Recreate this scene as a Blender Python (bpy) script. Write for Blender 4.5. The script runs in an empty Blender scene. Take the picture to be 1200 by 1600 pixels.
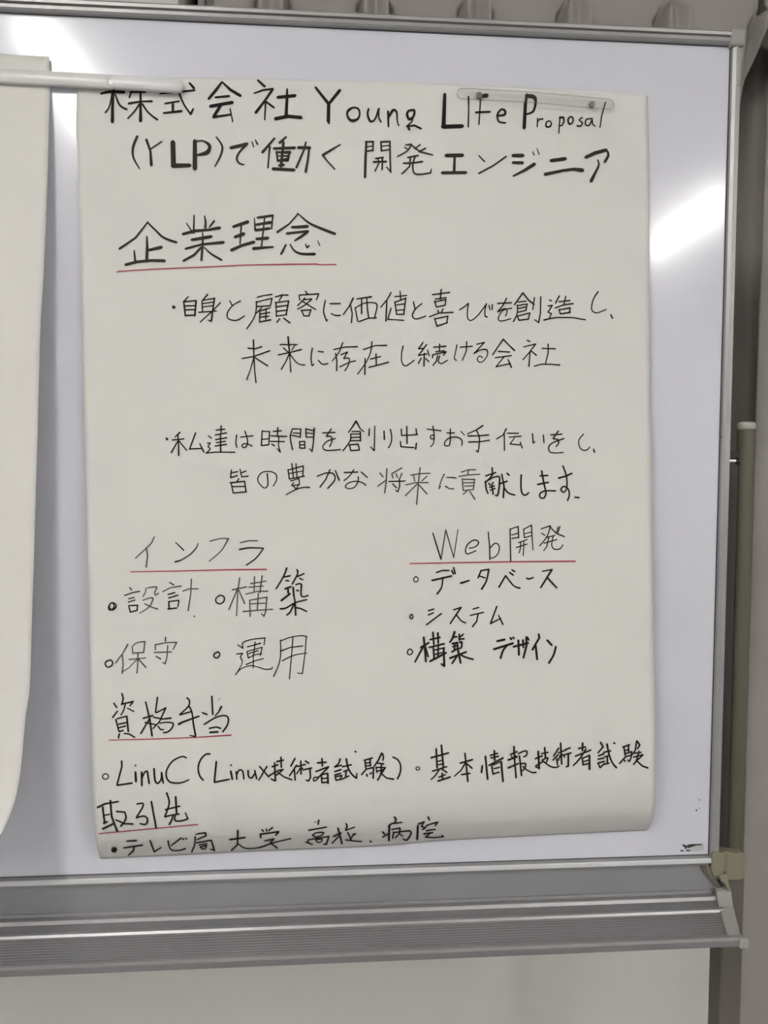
import bpy, bmesh, math, random
from mathutils import Vector, Matrix
random.seed(7)
C = bpy.context.scene.collection
S = bpy.context.scene
# ---------------------------------------------------------------- camera
CAM = Vector((-0.56626228, -1.07976379, 0.56661162))
RT = Vector((0.99736784, -0.07236084, 0.00461574))
UP = Vector((-0.000885478, 0.0514983238, 0.998672688))
FW = Vector((0.0725025, 0.99604811, -0.0512987))
FPX = 1200.0
cd = bpy.data.cameras.new('camera'); cam = bpy.data.objects.new('camera', cd); C.objects.link(cam)
cam.matrix_world = Matrix(((RT.x, UP.x, -FW.x, CAM.x), (RT.y, UP.y, -FW.y, CAM.y), (RT.z, UP.z, -FW.z, CAM.z), (0, 0, 0, 1)))
cd.sensor_fit = 'VERTICAL'; cd.sensor_height = 32.0; cd.lens = 32.0 * FPX / 1600.0
cd.clip_start = 0.01
S.camera = cam
# ---------------------------------------------------------------- exposure and world
S.view_settings.view_transform = 'Standard'; S.view_settings.look = 'None'
S.view_settings.gamma = 1.0; S.view_settings.use_curve_mapping = False
S.view_settings.exposure = 2.0
w = bpy.data.worlds.new('world'); S.world = w; w.use_nodes = True
w.node_tree.nodes['Background'].inputs[0].default_value = (0.5, 0.52, 0.55, 1)
w.node_tree.nodes['Background'].inputs[1].default_value = 0.15
# fluorescent ceiling fixtures: x, y near end, y far end (all 1.2 m tubes along the room)
CEIL = 2.0; FLOOR = -0.76
FIXTURES = [(-1.49, -1.44, -2.66), (1.42, -2.60, -3.82), (-1.53, -3.4, -4.6), (1.42, -4.6, -5.8)]  # last two are out of view, added for ambient light
LAMP_W = 30.0

# ---------------------------------------------------------------- helpers
def pix(px, py, d=0.0):
    """point of the plane lying d metres in front of the whiteboard face that the photo shows at (px, py)"""
    r = FW + RT * ((px - 600.0) / FPX) + UP * ((800.0 - py) / FPX)
    return CAM + r * ((-d - CAM.y) / r.y)

def mat(name, col, rough=0.6, metal=0.0, noise=0.0, nscale=20.0, bump=0.0, bscale=200.0, trans=0.0, ior=1.45, coat=0.0, spec=0.5, stretch=None, alpha=None):
    m = bpy.data.materials.new(name); m.use_nodes = True
    nt = m.node_tree; b = nt.nodes['Principled BSDF']
    b.inputs['Base Color'].default_value = (*col, 1); b.inputs['Roughness'].default_value = rough
    b.inputs['Metallic'].default_value = metal; b.inputs['IOR'].default_value = ior
    b.inputs['Transmission Weight'].default_value = trans
    b.inputs['Coat Weight'].default_value = coat; b.inputs['Specular IOR Level'].default_value = spec
    tc = nt.nodes.new('ShaderNodeTexCoord'); mp = nt.nodes.new('ShaderNodeMapping')
    nt.links.new(tc.outputs['Object'], mp.inputs[0])
    if alpha is not None: b.inputs['Alpha'].default_value = alpha
    if stretch: mp.inputs['Scale'].default_value = stretch
    if noise:
        n = nt.nodes.new('ShaderNodeTexNoise'); n.inputs['Scale'].default_value = nscale; n.inputs['Detail'].default_value = 4
        nt.links.new(mp.outputs[0], n.inputs['Vector'])
        mx = nt.nodes.new('ShaderNodeMix'); mx.data_type = 'RGBA'
        mx.inputs[6].default_value = (*[c * (1 - noise) for c in col], 1)
        mx.inputs[7].default_value = (*[min(1, c * (1 + noise)) for c in col], 1)
        nt.links.new(n.outputs['Fac'], mx.inputs[0]); nt.links.new(mx.outputs[2], b.inputs['Base Color'])
    if bump:
        n2 = nt.nodes.new('ShaderNodeTexNoise'); n2.inputs['Scale'].default_value = bscale; n2.inputs['Detail'].default_value = 3
        nt.links.new(mp.outputs[0], n2.inputs['Vector'])
        bp = nt.nodes.new('ShaderNodeBump'); bp.inputs['Strength'].default_value = bump; bp.inputs['Distance'].default_value = 0.001
        nt.links.new(n2.outputs['Fac'], bp.inputs['Height']); nt.links.new(bp.outputs[0], b.inputs['Normal'])
    return m

M = {
 'board': mat('whiteboard enamel', (0.66, 0.662, 0.722), rough=0.14, spec=0.5, noise=0.015, nscale=3),
 'alu': mat('satin aluminium', (0.35, 0.345, 0.34), rough=0.42, metal=0.45, noise=0.04, nscale=6, stretch=(0.3, 8, 8)),
 'rail_highlight': mat('painted rail highlight', (0.72, 0.72, 0.74), rough=0.3, metal=0.2),  # highlight of the bottom rail, put into a pale colour
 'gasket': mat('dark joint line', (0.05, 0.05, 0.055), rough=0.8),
 'slot': mat('dark gap shade', (0.035, 0.032, 0.028), rough=0.6, noise=0.1),  # shade of the gap beside the post, put into the colour
 'tray': mat('extruded aluminium tray', (0.34, 0.335, 0.34), rough=0.36, metal=0.6, noise=0.04, nscale=6, stretch=(0.3, 8, 8)),
 'alu_grey': mat('grey anodised panel', (0.30, 0.30, 0.31), rough=0.5, metal=0.3, noise=0.03, nscale=5, stretch=(0.3, 6, 6)),
 'cap': mat('grey plastic corner', (0.34, 0.33, 0.31), rough=0.5, noise=0.05, nscale=40),
 'bracket': mat('grey plastic bracket', (0.36, 0.355, 0.33), rough=0.45, noise=0.04, nscale=40),
 'post': mat('olive beige painted steel', (0.105, 0.098, 0.068), rough=0.45, noise=0.06, nscale=12),
 'leg': mat('brown grey painted steel', (0.125, 0.113, 0.095), rough=0.5, noise=0.06, nscale=12),
 'clamp': mat('beige plastic clamp', (0.23, 0.215, 0.150), rough=0.5, noise=0.05, nscale=30),
 'postcap': mat('pale plastic cap', (0.40, 0.40, 0.36), rough=0.3),
 'steel': mat('bright steel', (0.7, 0.7, 0.72), rough=0.2, metal=1.0),
 'black': mat('black rubber', (0.01, 0.01, 0.01), rough=0.7),
 'paper': mat('cream flip paper', (0.70, 0.692, 0.660), rough=0.75, noise=0.012, nscale=4, bump=0.05, bscale=900, spec=0.3),
 'paper_left': mat('cream flip paper left', (0.72, 0.705, 0.668), rough=0.75, noise=0.012, nscale=4, bump=0.05, bscale=900, spec=0.3),
 'k': mat('black marker ink', (0.012, 0.011, 0.010), rough=0.7, noise=0.3, nscale=90, spec=0.2),
 'h': mat('streaky black marker ink', (0.032, 0.030, 0.025), rough=0.7, noise=0.55, nscale=70, spec=0.2),
 'g': mat('faded grey marker ink', (0.085, 0.085, 0.078), rough=0.7, noise=0.4, nscale=60, spec=0.2),
 'r': mat('red marker ink', (0.36, 0.025, 0.05), rough=0.6, noise=0.2, nscale=50),
 'bar': mat('white translucent plastic', (0.68, 0.67, 0.65), rough=0.3, spec=0.5, noise=0.02, nscale=20),
 'frost': mat('frosted clear plastic', (0.80, 0.80, 0.81), rough=0.22, alpha=0.8),
 'clear': mat('clear acrylic', (0.30, 0.30, 0.28), rough=0.05, alpha=.16),
 'magnet': mat('magnet metal', (0.22, 0.22, 0.21), rough=0.35, metal=0.6),
 'curtain': mat('grey beige curtain cloth', (0.40, 0.375, 0.345), rough=0.9, noise=0.04, nscale=8, bump=0.25, bscale=700, spec=0.1),
 'wall': mat('painted wall', (0.82, 0.80, 0.76), rough=0.85, noise=0.03, nscale=3, bump=0.1, bscale=150),
 'room': mat('pale room wall', (0.72, 0.72, 0.72), rough=0.9, noise=0.03, nscale=2),
 'ceiling': mat('white ceiling board', (0.60, 0.60, 0.59), rough=0.9, noise=0.04, nscale=30),
 'floor': mat('grey carpet tile', (0.26, 0.255, 0.25), rough=0.95, noise=0.2, nscale=60, bump=0.4, bscale=300),
 'inner': mat('dark taupe inner curtain cloth', (0.48, 0.45, 0.42), rough=0.95, noise=0.05, nscale=10, spec=0.1),
 'night': mat('dark window glass', (0.004, 0.004, 0.005), rough=0.05),
 'winframe': mat('painted window frame', (0.36, 0.355, 0.34), rough=0.5),
 'residue': mat('black sticker residue', (0.02, 0.02, 0.025), rough=0.6, noise=0.5, nscale=400),
 'residue_pale': mat('grey sticker residue', (0.50, 0.50, 0.51), rough=0.6, noise=0.08, nscale=300),
}
def emis(name, col, s):
    m = bpy.data.materials.new(name); m.use_nodes = True; b = m.node_tree.nodes['Principled BSDF']
    b.inputs['Base Color'].default_value = (0.9, 0.9, 0.9, 1)
    b.inputs['Emission Color'].default_value = (*col, 1); b.inputs['Emission Strength'].default_value = s
    return m
nt = M['clear'].node_tree; lw = nt.nodes.new('ShaderNodeLayerWeight'); lw.inputs[0].default_value = .5
mr = nt.nodes.new('ShaderNodeMapRange'); mr.inputs['From Min'].default_value = .25; mr.inputs['From Max'].default_value = .85
mr.inputs['To Min'].default_value = .05; mr.inputs['To Max'].default_value = .65
nt.links.new(lw.outputs['Facing'], mr.inputs['Value']); nt.links.new(mr.outputs[0], nt.nodes['Principled BSDF'].inputs['Alpha'])
M['tube'] = emis('fluorescent tube', (1.0, 0.985, 0.95), LAMP_W)

def obj(name, bm_or_data, mats, parent=None, label=None, smooth=False, kind=None):
    me = bpy.data.meshes.new(name)
    if isinstance(bm_or_data, tuple):
        v, f = bm_or_data[:2]; me.from_pydata([tuple(p) for p in v], [], f)
        if len(bm_or_data) > 2:
            for p, k in zip(me.polygons, bm_or_data[2]): p.material_index = k
    else:
        bm_or_data.to_mesh(me); bm_or_data.free()
    for m in (mats if isinstance(mats, list) else [mats]): me.materials.append(M[m])
    if smooth:
        for p in me.polygons: p.use_smooth = True
    o = bpy.data.objects.new(name, me); C.objects.link(o)
    if parent is not None: o.parent = parent; o.matrix_parent_inverse = pinv(parent)
    if label: o['label'] = label
    if kind: o['kind'] = kind
    return o
def pinv(p):
    return Matrix.Translation(-p.location) if p.type == 'EMPTY' else Matrix.Identity(4)
def thing(name, label, cat, loc, group=None):
    o = bpy.data.objects.new(name, None); C.objects.link(o); o.location = loc; o.empty_display_size = 0.05
    o['label'] = label; o['category'] = cat
    if group: o['group'] = group
    return o
def bx(bm, a, b, bev=0.0, seg=2):
    """box from corner a to corner b"""
    vs = [bm.verts.new((x, y, z)) for x in (a[0], b[0]) for y in (a[1], b[1]) for z in (a[2], b[2])]
    fs = [(0, 1, 3, 2), (4, 6, 7, 5), (0, 4, 5, 1), (2, 3, 7, 6), (0, 2, 6, 4), (1, 5, 7, 3)]
    fc = [bm.faces.new([vs[i] for i in f]) for f in fs]
    if bev > 0:
        ed = list({e for f in fc for e in f.edges})
        bmesh.ops.bevel(bm, geom=ed, offset=bev, segments=seg, affect='EDGES', profile=0.5)
    return bm
def box(a, b, bev=0.0, seg=2):
    bm = bmesh.new(); bx(bm, a, b, bev, seg); bmesh.ops.recalc_face_normals(bm, faces=bm.faces); return bm
def cyl(bm, c, r, h, axis='Z', seg=24, r2=None, bev=0.0):
    r2 = r if r2 is None else r2
    m = {'Z': Matrix.Identity(4), 'X': Matrix.Rotation(math.pi / 2, 4, 'Y'), 'Y': Matrix.Rotation(-math.pi / 2, 4, 'X')}[axis]
    res = bmesh.ops.create_cone(bm, cap_ends=True, segments=seg, radius1=r, radius2=r2, depth=h, matrix=Matrix.Translation(c) @ m)
    if bev:
        ed = [e for e in {e for v in res['verts'] for e in v.link_edges} if len(e.link_faces) == 2 and any(len(f.verts) > 4 for f in e.link_faces)]
        bmesh.ops.bevel(bm, geom=ed, offset=bev, segments=3, affect='EDGES', profile=0.5)
def extrude_profile(pts, x0, x1, axis='X'):
    """closed profile: for X the points are (y, z); for Z they are (x, y)"""
    bm = bmesh.new()
    mk = (lambda p, s: (s, p[0], p[1])) if axis == 'X' else (lambda p, s: (p[0], p[1], s))
    A = [bm.verts.new(mk(p, x0)) for p in pts]; B = [bm.verts.new(mk(p, x1)) for p in pts]
    n = len(pts)
    for i in range(n): bm.faces.new([A[i], A[(i + 1) % n], B[(i + 1) % n], B[i]])
    bm.faces.new(A); bm.faces.new(B)
    bmesh.ops.recalc_face_normals(bm, faces=bm.faces)
    return bm
def herm(keys, x):
    """smooth monotone interpolation through (x, v) keys"""
    if x <= keys[0][0]: return keys[0][1]
    if x >= keys[-1][0]: return keys[-1][1]
    n = len(keys)
    for i in range(n - 1):
        if x <= keys[i + 1][0]: break
    h = keys[i + 1][0] - keys[i][0]; s = (keys[i + 1][1] - keys[i][1]) / h
    sl = lambda j: (keys[j + 1][1] - keys[j][1]) / (keys[j + 1][0] - keys[j][0])
    m0 = s if i == 0 else (0 if sl(i - 1) * s <= 0 else 2 * sl(i - 1) * s / (sl(i - 1) + s))
    m1 = s if i == n - 2 else (0 if sl(i + 1) * s <= 0 else 2 * sl(i + 1) * s / (sl(i + 1) + s))
    t = (x - keys[i][0]) / h
    return ((2 * t**3 - 3 * t**2 + 1) * keys[i][1] + (t**3 - 2 * t**2 + t) * h * m0 + (-2 * t**3 + 3 * t**2) * keys[i + 1][1] + (t**3 - t**2) * h * m1)

# ---------------------------------------------------------------- the room
X0, X1, Y0, Y1 = -3.6, 2.8, -6.2, 0.62
def struct(name, bm, m, **k):
    return obj(name, bm, m, kind='structure', **k)
struct('floor', box((X0 - .1, Y0 - .1, FLOOR - .1), (X1 + .1, Y1 + .2, FLOOR)), 'floor')
struct('ceiling', box((X0 - .1, Y0 - .1, CEIL), (X1 + .1, Y1 + .2, CEIL + .1)), 'ceiling')
struct('wall_left', box((X0 - .1, Y0, FLOOR), (X0, Y1, CEIL)), 'room')
struct('wall_right', box((X1, Y0, FLOOR), (X1 + .1, Y1, CEIL)), 'room')
struct('wall_front', box((X0 - .1, Y0 - .1, FLOOR), (X1 + .1, Y0, CEIL)), 'room')
SILL = -0.30; PX = -0.852
bm = bmesh.new()
bx(bm, (X0, Y1, FLOOR), (X1, Y1 + .1, SILL)); bx(bm, (1.6, Y1, SILL), (X1, Y1 + .1, CEIL))
bx(bm, (X0, Y1, SILL), (PX, Y1 + .1, CEIL)); bx(bm, (PX, Y1, 1.66), (1.6, Y1 + .1, CEIL))
struct('wall_back', bm, 'wall')
struct('wall_pier', box((X0, 0.455, SILL), (PX, Y1, CEIL)), 'wall')
struct('wall_sill', box((X0, 0.455, FLOOR), (X1, Y1, SILL)), 'wall')
win = struct('window_1', box((PX, Y1 + .03, SILL), (1.6, Y1 + .04, 1.66)), 'night')
bm = bmesh.new()
bx(bm, (-0.828, 0.53, SILL), (-0.788, Y1 + .03, 1.66), .003); bx(bm, (-0.818, 0.52, SILL), (-0.812, 0.53, 1.66), .001)
bx(bm, (0.35, .56, SILL), (0.39, Y1 + .03, 1.66), .003)
bx(bm, (-.828, .56, 1.62), (1.6, Y1 + .03, 1.66), .003)
obj('window_frame', bm, 'winframe', parent=win)

# ceiling light fixtures
for i, (fx, ya, yb) in enumerate(FIXTURES):
    lab = ['fluorescent ceiling fixture above the left of the board, nearest to it', 'fluorescent ceiling fixture to the right, nearest the board',
           'unseen fluorescent ceiling fixture added farther back in the left row for ambient light', 'unseen fluorescent ceiling fixture added farther back in the right row for ambient light'][i]
    t = thing('ceiling_light', lab, 'ceiling light', (fx, (ya + yb) / 2, CEIL), 'fluorescent ceiling fixtures')
    bm = extrude_profile([(fx - .10, CEIL - .002), (fx - .05, CEIL - .035), (fx + .05, CEIL - .035), (fx + .10, CEIL - .002)], 0, 1)
    for v in bm.verts:
        v.co = (v.co.y, ya + (yb - ya) * v.co.x, v.co.z)
    bmesh.ops.recalc_face_normals(bm, faces=bm.faces)
    obj('housing', bm, 'ceiling', t)
    for s in (-1, 1):
        bm = bmesh.new(); cyl(bm, (fx + s * .020, (ya + yb) / 2, CEIL - .052), .014, abs(yb - ya) - .06, 'Y', 16)
        obj('tube', bm, 'tube', t, smooth=False)

# ---------------------------------------------------------------- curtain with pinch pleats
PLEATS = [0.109 - 0.1955 * k for k in range(-7, 5)]
TIP = 1.497
def curtain_y(x, z):
    k = min(PLEATS, key=lambda q: abs(q - x)); u = x - k
    below = TIP - z
    if below < 0:                                  # stitched pinch above the tip
        a = math.exp(-(u / .0075) ** 2) * .014
        return .445 - a
    g = min(1.0, below / .035); far = min(1.0, max(0.0, (below - .05) / .5))
    hw = .005 + .019 * g + .030 * far
    edge = .0016 + .026 * far
    s = 1 / (1 + math.exp((abs(u) - hw) / (edge * .45)))
    cup = (1 - .45 * math.exp(-(u / (hw * .55)) ** 2) * (1 - far))
    ph = math.sin(k * 37.1) * .5
    depth = (.016 + .034 * g) * (1 - .50 * far)
    gv = .012 * g * (1 - far) * math.exp(-((abs(u) - hw - .007) / .004) ** 2)
    return .445 + gv - depth * s * cup - far * (.006 * math.sin(x * 21 + ph + z * .8) + .004 * math.sin(x * 53 + z * 1.7))
xs = []; x = -0.783
while x < 1.55:
    xs.append(x); k = min(abs(q - x) for q in PLEATS)
    x += .0018 if k < .034 else .006
zs = [1.60, 1.57, 1.54, 1.52, 1.508] + [1.500 - .004 * i for i in range(18)] + [1.42 - .03 * i for i in range(1, 71)]
HEM = -.335
zs = [z for z in zs if z > HEM + .01] + [HEM]
def cx_of(px, py): return pix(px, py, -.43).x, pix(px, py, -.43).z
EDGE = sorted([(cx_of(x, y)[1], cx_of(x, y)[0]) for x, y in ((1193, 0), (1191, 20), (1187, 60), (1176, 105), (1164, 160), (1156, 200), (1148, 260), (1120, 400), (1100, 600), (1090, 1200))])
REDGE = cx_of(1198, 60)[0]
def panel(a_of, b_of, label, nx, zs=zs):
    V = []
    for z in zs:
        a, b = a_of(z), b_of(z)
        for i in range(nx + 1):
            x = a + (b - a) * i / nx; y = curtain_y(x, z)
            e = min(1, abs(x - b) / .03) if b < .5 else min(1, abs(x - a) / .02)   # the free edge rolls back a little
            V.append((x, y + .006 * (1 - e) ** 2, z))
    n = nx + 1
    F = [(j * n + i, j * n + i + 1, (j + 1) * n + i + 1, (j + 1) * n + i) for j in range(len(zs) - 1) for i in range(nx)]
    c = obj('curtain', (V, F), 'curtain', smooth=True)
    c['label'] = label; c['category'] = 'curtain'; c['group'] = 'pleated curtains'
    md = c.modifiers.new('cloth', 'SOLIDIFY'); md.thickness = .0012
panel(lambda z: -0.783, lambda z: herm(EDGE, z), 'wide grey beige pinch pleated curtain behind the whiteboard, its right edge swept aside', 620)
panel(lambda z: REDGE, lambda z: 1.55, 'long pinch pleated curtain at the right edge of the photo', 420, [z for z in zs if z > HEM + .02] + [HEM - .03 * i for i in range(14)])
V = []; zz = [1.59 - i * .068 for i in range(29)]; nx = 160
for z in zz:
    for i in range(nx + 1):
        x = -.78 + 2.3 * i / nx; V.append((x, .52 + .008 * math.sin(x * 62 + .3 * math.sin(z * 2)), z))
F = [(j * (nx + 1) + i, j * (nx + 1) + i + 1, (j + 1) * (nx + 1) + i + 1, (j + 1) * (nx + 1) + i) for j in range(27) for i in range(nx)]

ic = obj('inner_curtain', (V, F), 'inner', smooth=True)
ic['label'] = 'dark taupe inner curtain showing between the two pleated curtains'; ic['category'] = 'curtain'
rail = thing('curtain_rail', 'slim curtain rail above the pleated curtain', 'curtain rail', (0.4, .47, 1.61))
obj('rail', box((-.86, .455, 1.602), (1.6, .485, 1.622), .003), 'alu', rail)

# ---------------------------------------------------------------- the mobile whiteboard
WB = thing('mobile_whiteboard', 'wide mobile whiteboard in an aluminium frame on an olive steel stand', 'whiteboard', (-0.9, 0.02, FLOOR))
H = 1.17; L = -1.80
obj('writing_surface', box((L, 0, 0), (0, .016, H), 0), 'board', WB, label='glossy white writing surface')
# frame: extruded rails with a groove
top = [(-.001, H), (-.007, H + .0005), (-.009, H + .003), (-.009, H + .007), (-.006, H + .008), (-.006, H + .0095), (-.010, H + .0105), (-.0105, H + .0145), (-.007, H + .018), (.004, H + .0195), (.022, H + .0195), (.022, H)]
obj('frame_rail', extrude_profile(top, L, .001), 'alu', WB, label='top frame rail')
bot = [(0, 0), (-.008, -.0005), (-.0095, -.002), (-.0095, -.0085), (-.006, -.0095), (-.005, -.0135), (.022, -.0135), (.022, 0)]
obj('frame_rail', extrude_profile(bot, L, 0.0), 'alu', WB, label='bottom frame rail')
obj('frame_highlight', box((L, -.0112, -.0078), (-.001, -.002, -.0012), .0008), 'rail_highlight', WB, label='painted highlight along the bottom rail')  # pale strip painted as the light caught by the rail
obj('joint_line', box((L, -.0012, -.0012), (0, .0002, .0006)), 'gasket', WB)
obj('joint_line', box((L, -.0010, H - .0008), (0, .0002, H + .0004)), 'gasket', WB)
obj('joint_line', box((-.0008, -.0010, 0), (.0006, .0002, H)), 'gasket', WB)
for sx, xb, nm in ((1, 0.0, 'right frame rail'), (-1, L, 'left frame rail')):
    side = [(xb, 0), (xb + sx * .001, -.006), (xb + sx * .005, -.0085), (xb + sx * .0075, -.0085), (xb + sx * .009, -.006), (xb + sx * .0125, -.0065), (xb + sx * .0145, -.003), (xb + sx * .0145, .022), (xb, .022)]
    obj('frame_rail', extrude_profile(side, -.012, H + .002, 'Z'), 'alu', WB, label=nm)
for (cx, cz) in ((0.006, H + .008), (L - .006, H + .008)):
    obj('corner_cap', box((cx - .0105, -.0125, cz - .012), (cx + .0115, .024, cz + .0125), .005, 3), 'cap', WB)
for (cx, cz) in ((0.003, -.008), (L - .003, -.008)):
    obj('corner_cap', box((cx - .005, -.0075, cz - .008), (cx + .009, .022, cz + .008), .003, 2), 'black', WB, label='black bottom corner')
# hook on the right rail near the top, pivot bolt, rivet
p = pix(1152, 129, .004)
bm = bmesh.new(); bx(bm, (p.x - .003, -.008, p.z - .006), (p.x + .004, .004, p.z + .005), .002)
obj('rail_clip', bm, 'cap', WB)
p = pix(1126, 683, .009)
bm = bmesh.new(); cyl(bm, (p.x, -.009, p.z), .0016, .002, 'Y', 12); obj('rivet', bm, 'leg', WB)
p = pix(1145, 720, 0)
bm = bmesh.new(); cyl(bm, (.022, .012, p.z), .0032, .030, 'X', 16, bev=.0008); obj('pivot_bolt', bm, 'steel', WB)
bm = bmesh.new(); cyl(bm, (.0335, .014, p.z), .0055, .006, 'X', 16, bev=.001); obj('bolt_washer', bm, 'black', WB)
# posts, legs, feet (right one in view, left one mirrored outside the photo)
for sx, xb in ((1, 0.0), (-1, L)):
    cx = xb + sx * .051
    bm = bmesh.new(); cyl(bm, (cx, .02, (.632 - .05) / 2), .0128, .632 + .05, 'Z', 32)
    obj('post', bm, 'post', WB, smooth=False)
    bm = bmesh.new(); cyl(bm, (cx, .02, .6375), .0130, .013, 'Z', 32, bev=.005); obj('post_cap', bm, 'postcap', WB, label='pale plastic cap')
    lx = xb + sx * .043
    a, c = sorted((xb + sx * .0148, xb + sx * .036))
    obj('shade_strip', box((a, .012, -.05), (c, .030, .600), .001), 'slot', WB, label='dark strip standing in for the shade between frame and post')  # dark box added where only shade falls beside the post
    obj('leg', box((lx - .0175, .004, FLOOR + .09), (lx + .0175, .040, -.028), .004), 'leg', WB, label='brown grey lower leg')
    obj('foot', box((lx - .02, -.28, FLOOR + .06), (lx + .02, .32, FLOOR + .095), .005), 'leg', WB)
    for cy in (-.25, .29):
        bm = bmesh.new(); cyl(bm, (lx, cy, FLOOR + .027), .027, .022, 'X', 24, bev=.003)
        bx(bm, (lx - .016, cy - .012, FLOOR + .03), (lx - .012, cy + .012, FLOOR + .062)); bx(bm, (lx + .012, cy - .012, FLOOR + .03), (lx + .016, cy + .012, FLOOR + .062))
        obj('caster', bm, 'black', WB)
obj('crossbar', box((L, .006, -.60), (0, .036, -.565), .004), 'leg', WB)
# clamp bracket holding the board to the post
def outline_plate(pts, d0, d1, bev=.0015):
    """a plate whose front outline lies d0 in front of the board and back d1"""
    bm = bmesh.new(); A = []; B = []
    P = [pix(x, y, d0) for x, y in pts]
    A = [bm.verts.new(q) for q in P]; B = [bm.verts.new((q.x, -d1, q.z)) for q in P]
    n = len(P)
    for i in range(n): bm.faces.new([A[i], A[(i + 1) % n], B[(i + 1) % n], B[i]])
    fa = bm.faces.new(A); bm.faces.new(B)
    bmesh.ops.recalc_face_normals(bm, faces=bm.faces)
    if bev: bmesh.ops.bevel(bm, geom=list(fa.edges), offset=bev, segments=2, affect='EDGES', profile=.5)
    return bm
br = obj('clamp_bracket', outline_plate([(1112, 1334), (1118, 1330), (1136, 1331), (1148, 1334), (1160, 1332), (1164, 1336), (1163, 1372), (1158, 1375), (1137, 1376), (1129, 1376), (1112, 1372), (1106, 1364), (1103, 1352), (1110, 1346)], .004, -.045), 'clamp', WB, label='beige plastic clamp bracket')
obj('bracket_boss', outline_plate([(1114, 1332), (1134, 1334), (1136, 1352), (1130, 1368), (1116, 1372), (1112, 1360), (1112, 1346)], .0105, .002, .003), 'clamp', br)
obj('bracket_lever', outline_plate([(1124, 1368), (1137, 1366), (1139, 1378), (1142, 1394), (1139, 1397), (1133, 1382), (1127, 1378)], .012, .004, .0015), 'clamp', br)
obj('under_bracket', outline_plate([(1094, 1349), (1104, 1349), (1124, 1380), (1128, 1390), (1120, 1388), (1100, 1364)], .002, -.004, .0008), 'leg', WB)
# lower panel under the board
obj('lower_panel', box((L + .01, .002, -.060), (.0165, .020, -.0135), .0006), 'alu_grey', WB, label='flat grey lower panel')
# marker tray
prof = [(.004, -.054), (-.002, -.0545), (-.003, -.0585), (-.008, -.0590), (-.009, -.0570), (-.0115, -.0560), (-.014, -.0570), (-.016, -.0615),
        (-.031, -.0640), (-.0325, -.0620), (-.0350, -.0612), (-.0380, -.0625), (-.0400, -.0655)]
y = -.0415
while y > -.082:
    z = -.0660 - (-y - .0415) * .16
    prof += [(y, z), (y - .0012, z - .0007), (y - .0030, z - .0006)]
    y -= .0048
prof += [(-.0845, -.0735), (-.0855, -.0705), (-.0885, -.0690), (-.0915, -.0705), (-.0925, -.0745), (-.0920, -.0830), (-.0895, -.0850), (-.080, -.0840), (-.03, -.0750), (.004, -.0720)]
tray = obj('marker_tray', extrude_profile(prof, L - .005, .0065), 'tray', WB, label='ribbed aluminium marker tray')
def tray_end(x, sx):
    bm = bmesh.new()
    pr = [(.004, -.0520), (-.004, -.0500), (-.012, -.0505), (-.018, -.0560), (-.030, -.0620), (-.060, -.0665), (-.0870, -.0690), (-.0925, -.0730), (-.0920, -.0830), (-.086, -.0860), (.004, -.0790)]
    lf = lambda y: x + sx * (.008 + (y + .01) * .30); rt = lambda y: x + sx * (.031 + (y + .01) * .36)
    A = [bm.verts.new((lf(p[0]), p[0], p[1])) for p in pr]; B = [bm.verts.new((rt(p[0]), p[0], p[1])) for p in pr]; n = len(pr)
    for i in range(n): bm.faces.new([A[i], A[(i + 1) % n], B[(i + 1) % n], B[i]])
    bm.faces.new(A); bm.faces.new(B); bmesh.ops.recalc_face_normals(bm, faces=bm.faces)
    bmesh.ops.bevel(bm, geom=list(bm.edges), offset=.0008, segments=2, affect='EDGES')
    return bm
obj('tray_end', tray_end(0, 1), 'bracket', tray, label='grey plastic end piece')
obj('tray_end', tray_end(L, -1), 'bracket', tray, label='grey plastic end piece')
obj('lip_cap', box((-.002, -.0965, -.0845), (.0115, -.086, -.0705), .002), 'bracket', tray)
# sticker residue at the lower right of the board
def patch(polys, d=.0004):
    v = []; f = []
    for pl in polys:
        b = len(v); v += [pix(x, y, d) for x, y in pl]; f.append(list(range(b, b + len(pl)))[::-1])
    return (v, f)
obj('sticker_residue', patch([[(1071, 1319), (1100, 1318), (1100, 1329), (1072, 1331)]], .0003), 'residue_pale', WB, label='grey remains of a torn sticker')
obj('sticker_residue', patch([[(1065, 1320), (1070, 1319.5), (1072, 1322), (1078, 1319), (1097, 1318.5), (1096, 1320.5), (1088, 1321), (1082, 1323), (1076, 1325), (1073, 1324), (1071, 1328), (1069.5, 1324)],
     [(1062.5, 1328.5), (1068, 1328), (1068, 1330.5), (1063, 1330)], [(1072, 1328.3), (1078, 1328), (1079, 1330), (1072, 1330)],
     [(1086.8, 1266), (1089.5, 1264), (1090, 1266), (1087.5, 1267.8)], [(1092.2, 1262), (1093.6, 1262), (1093.4, 1263.6), (1092.3, 1263.6)],
     [(1092.3, 1248.2), (1093.5, 1248.2), (1093.4, 1251.6), (1092.4, 1251.6)]], .0007), 'residue', WB, label='black remains of a torn sticker')

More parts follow.
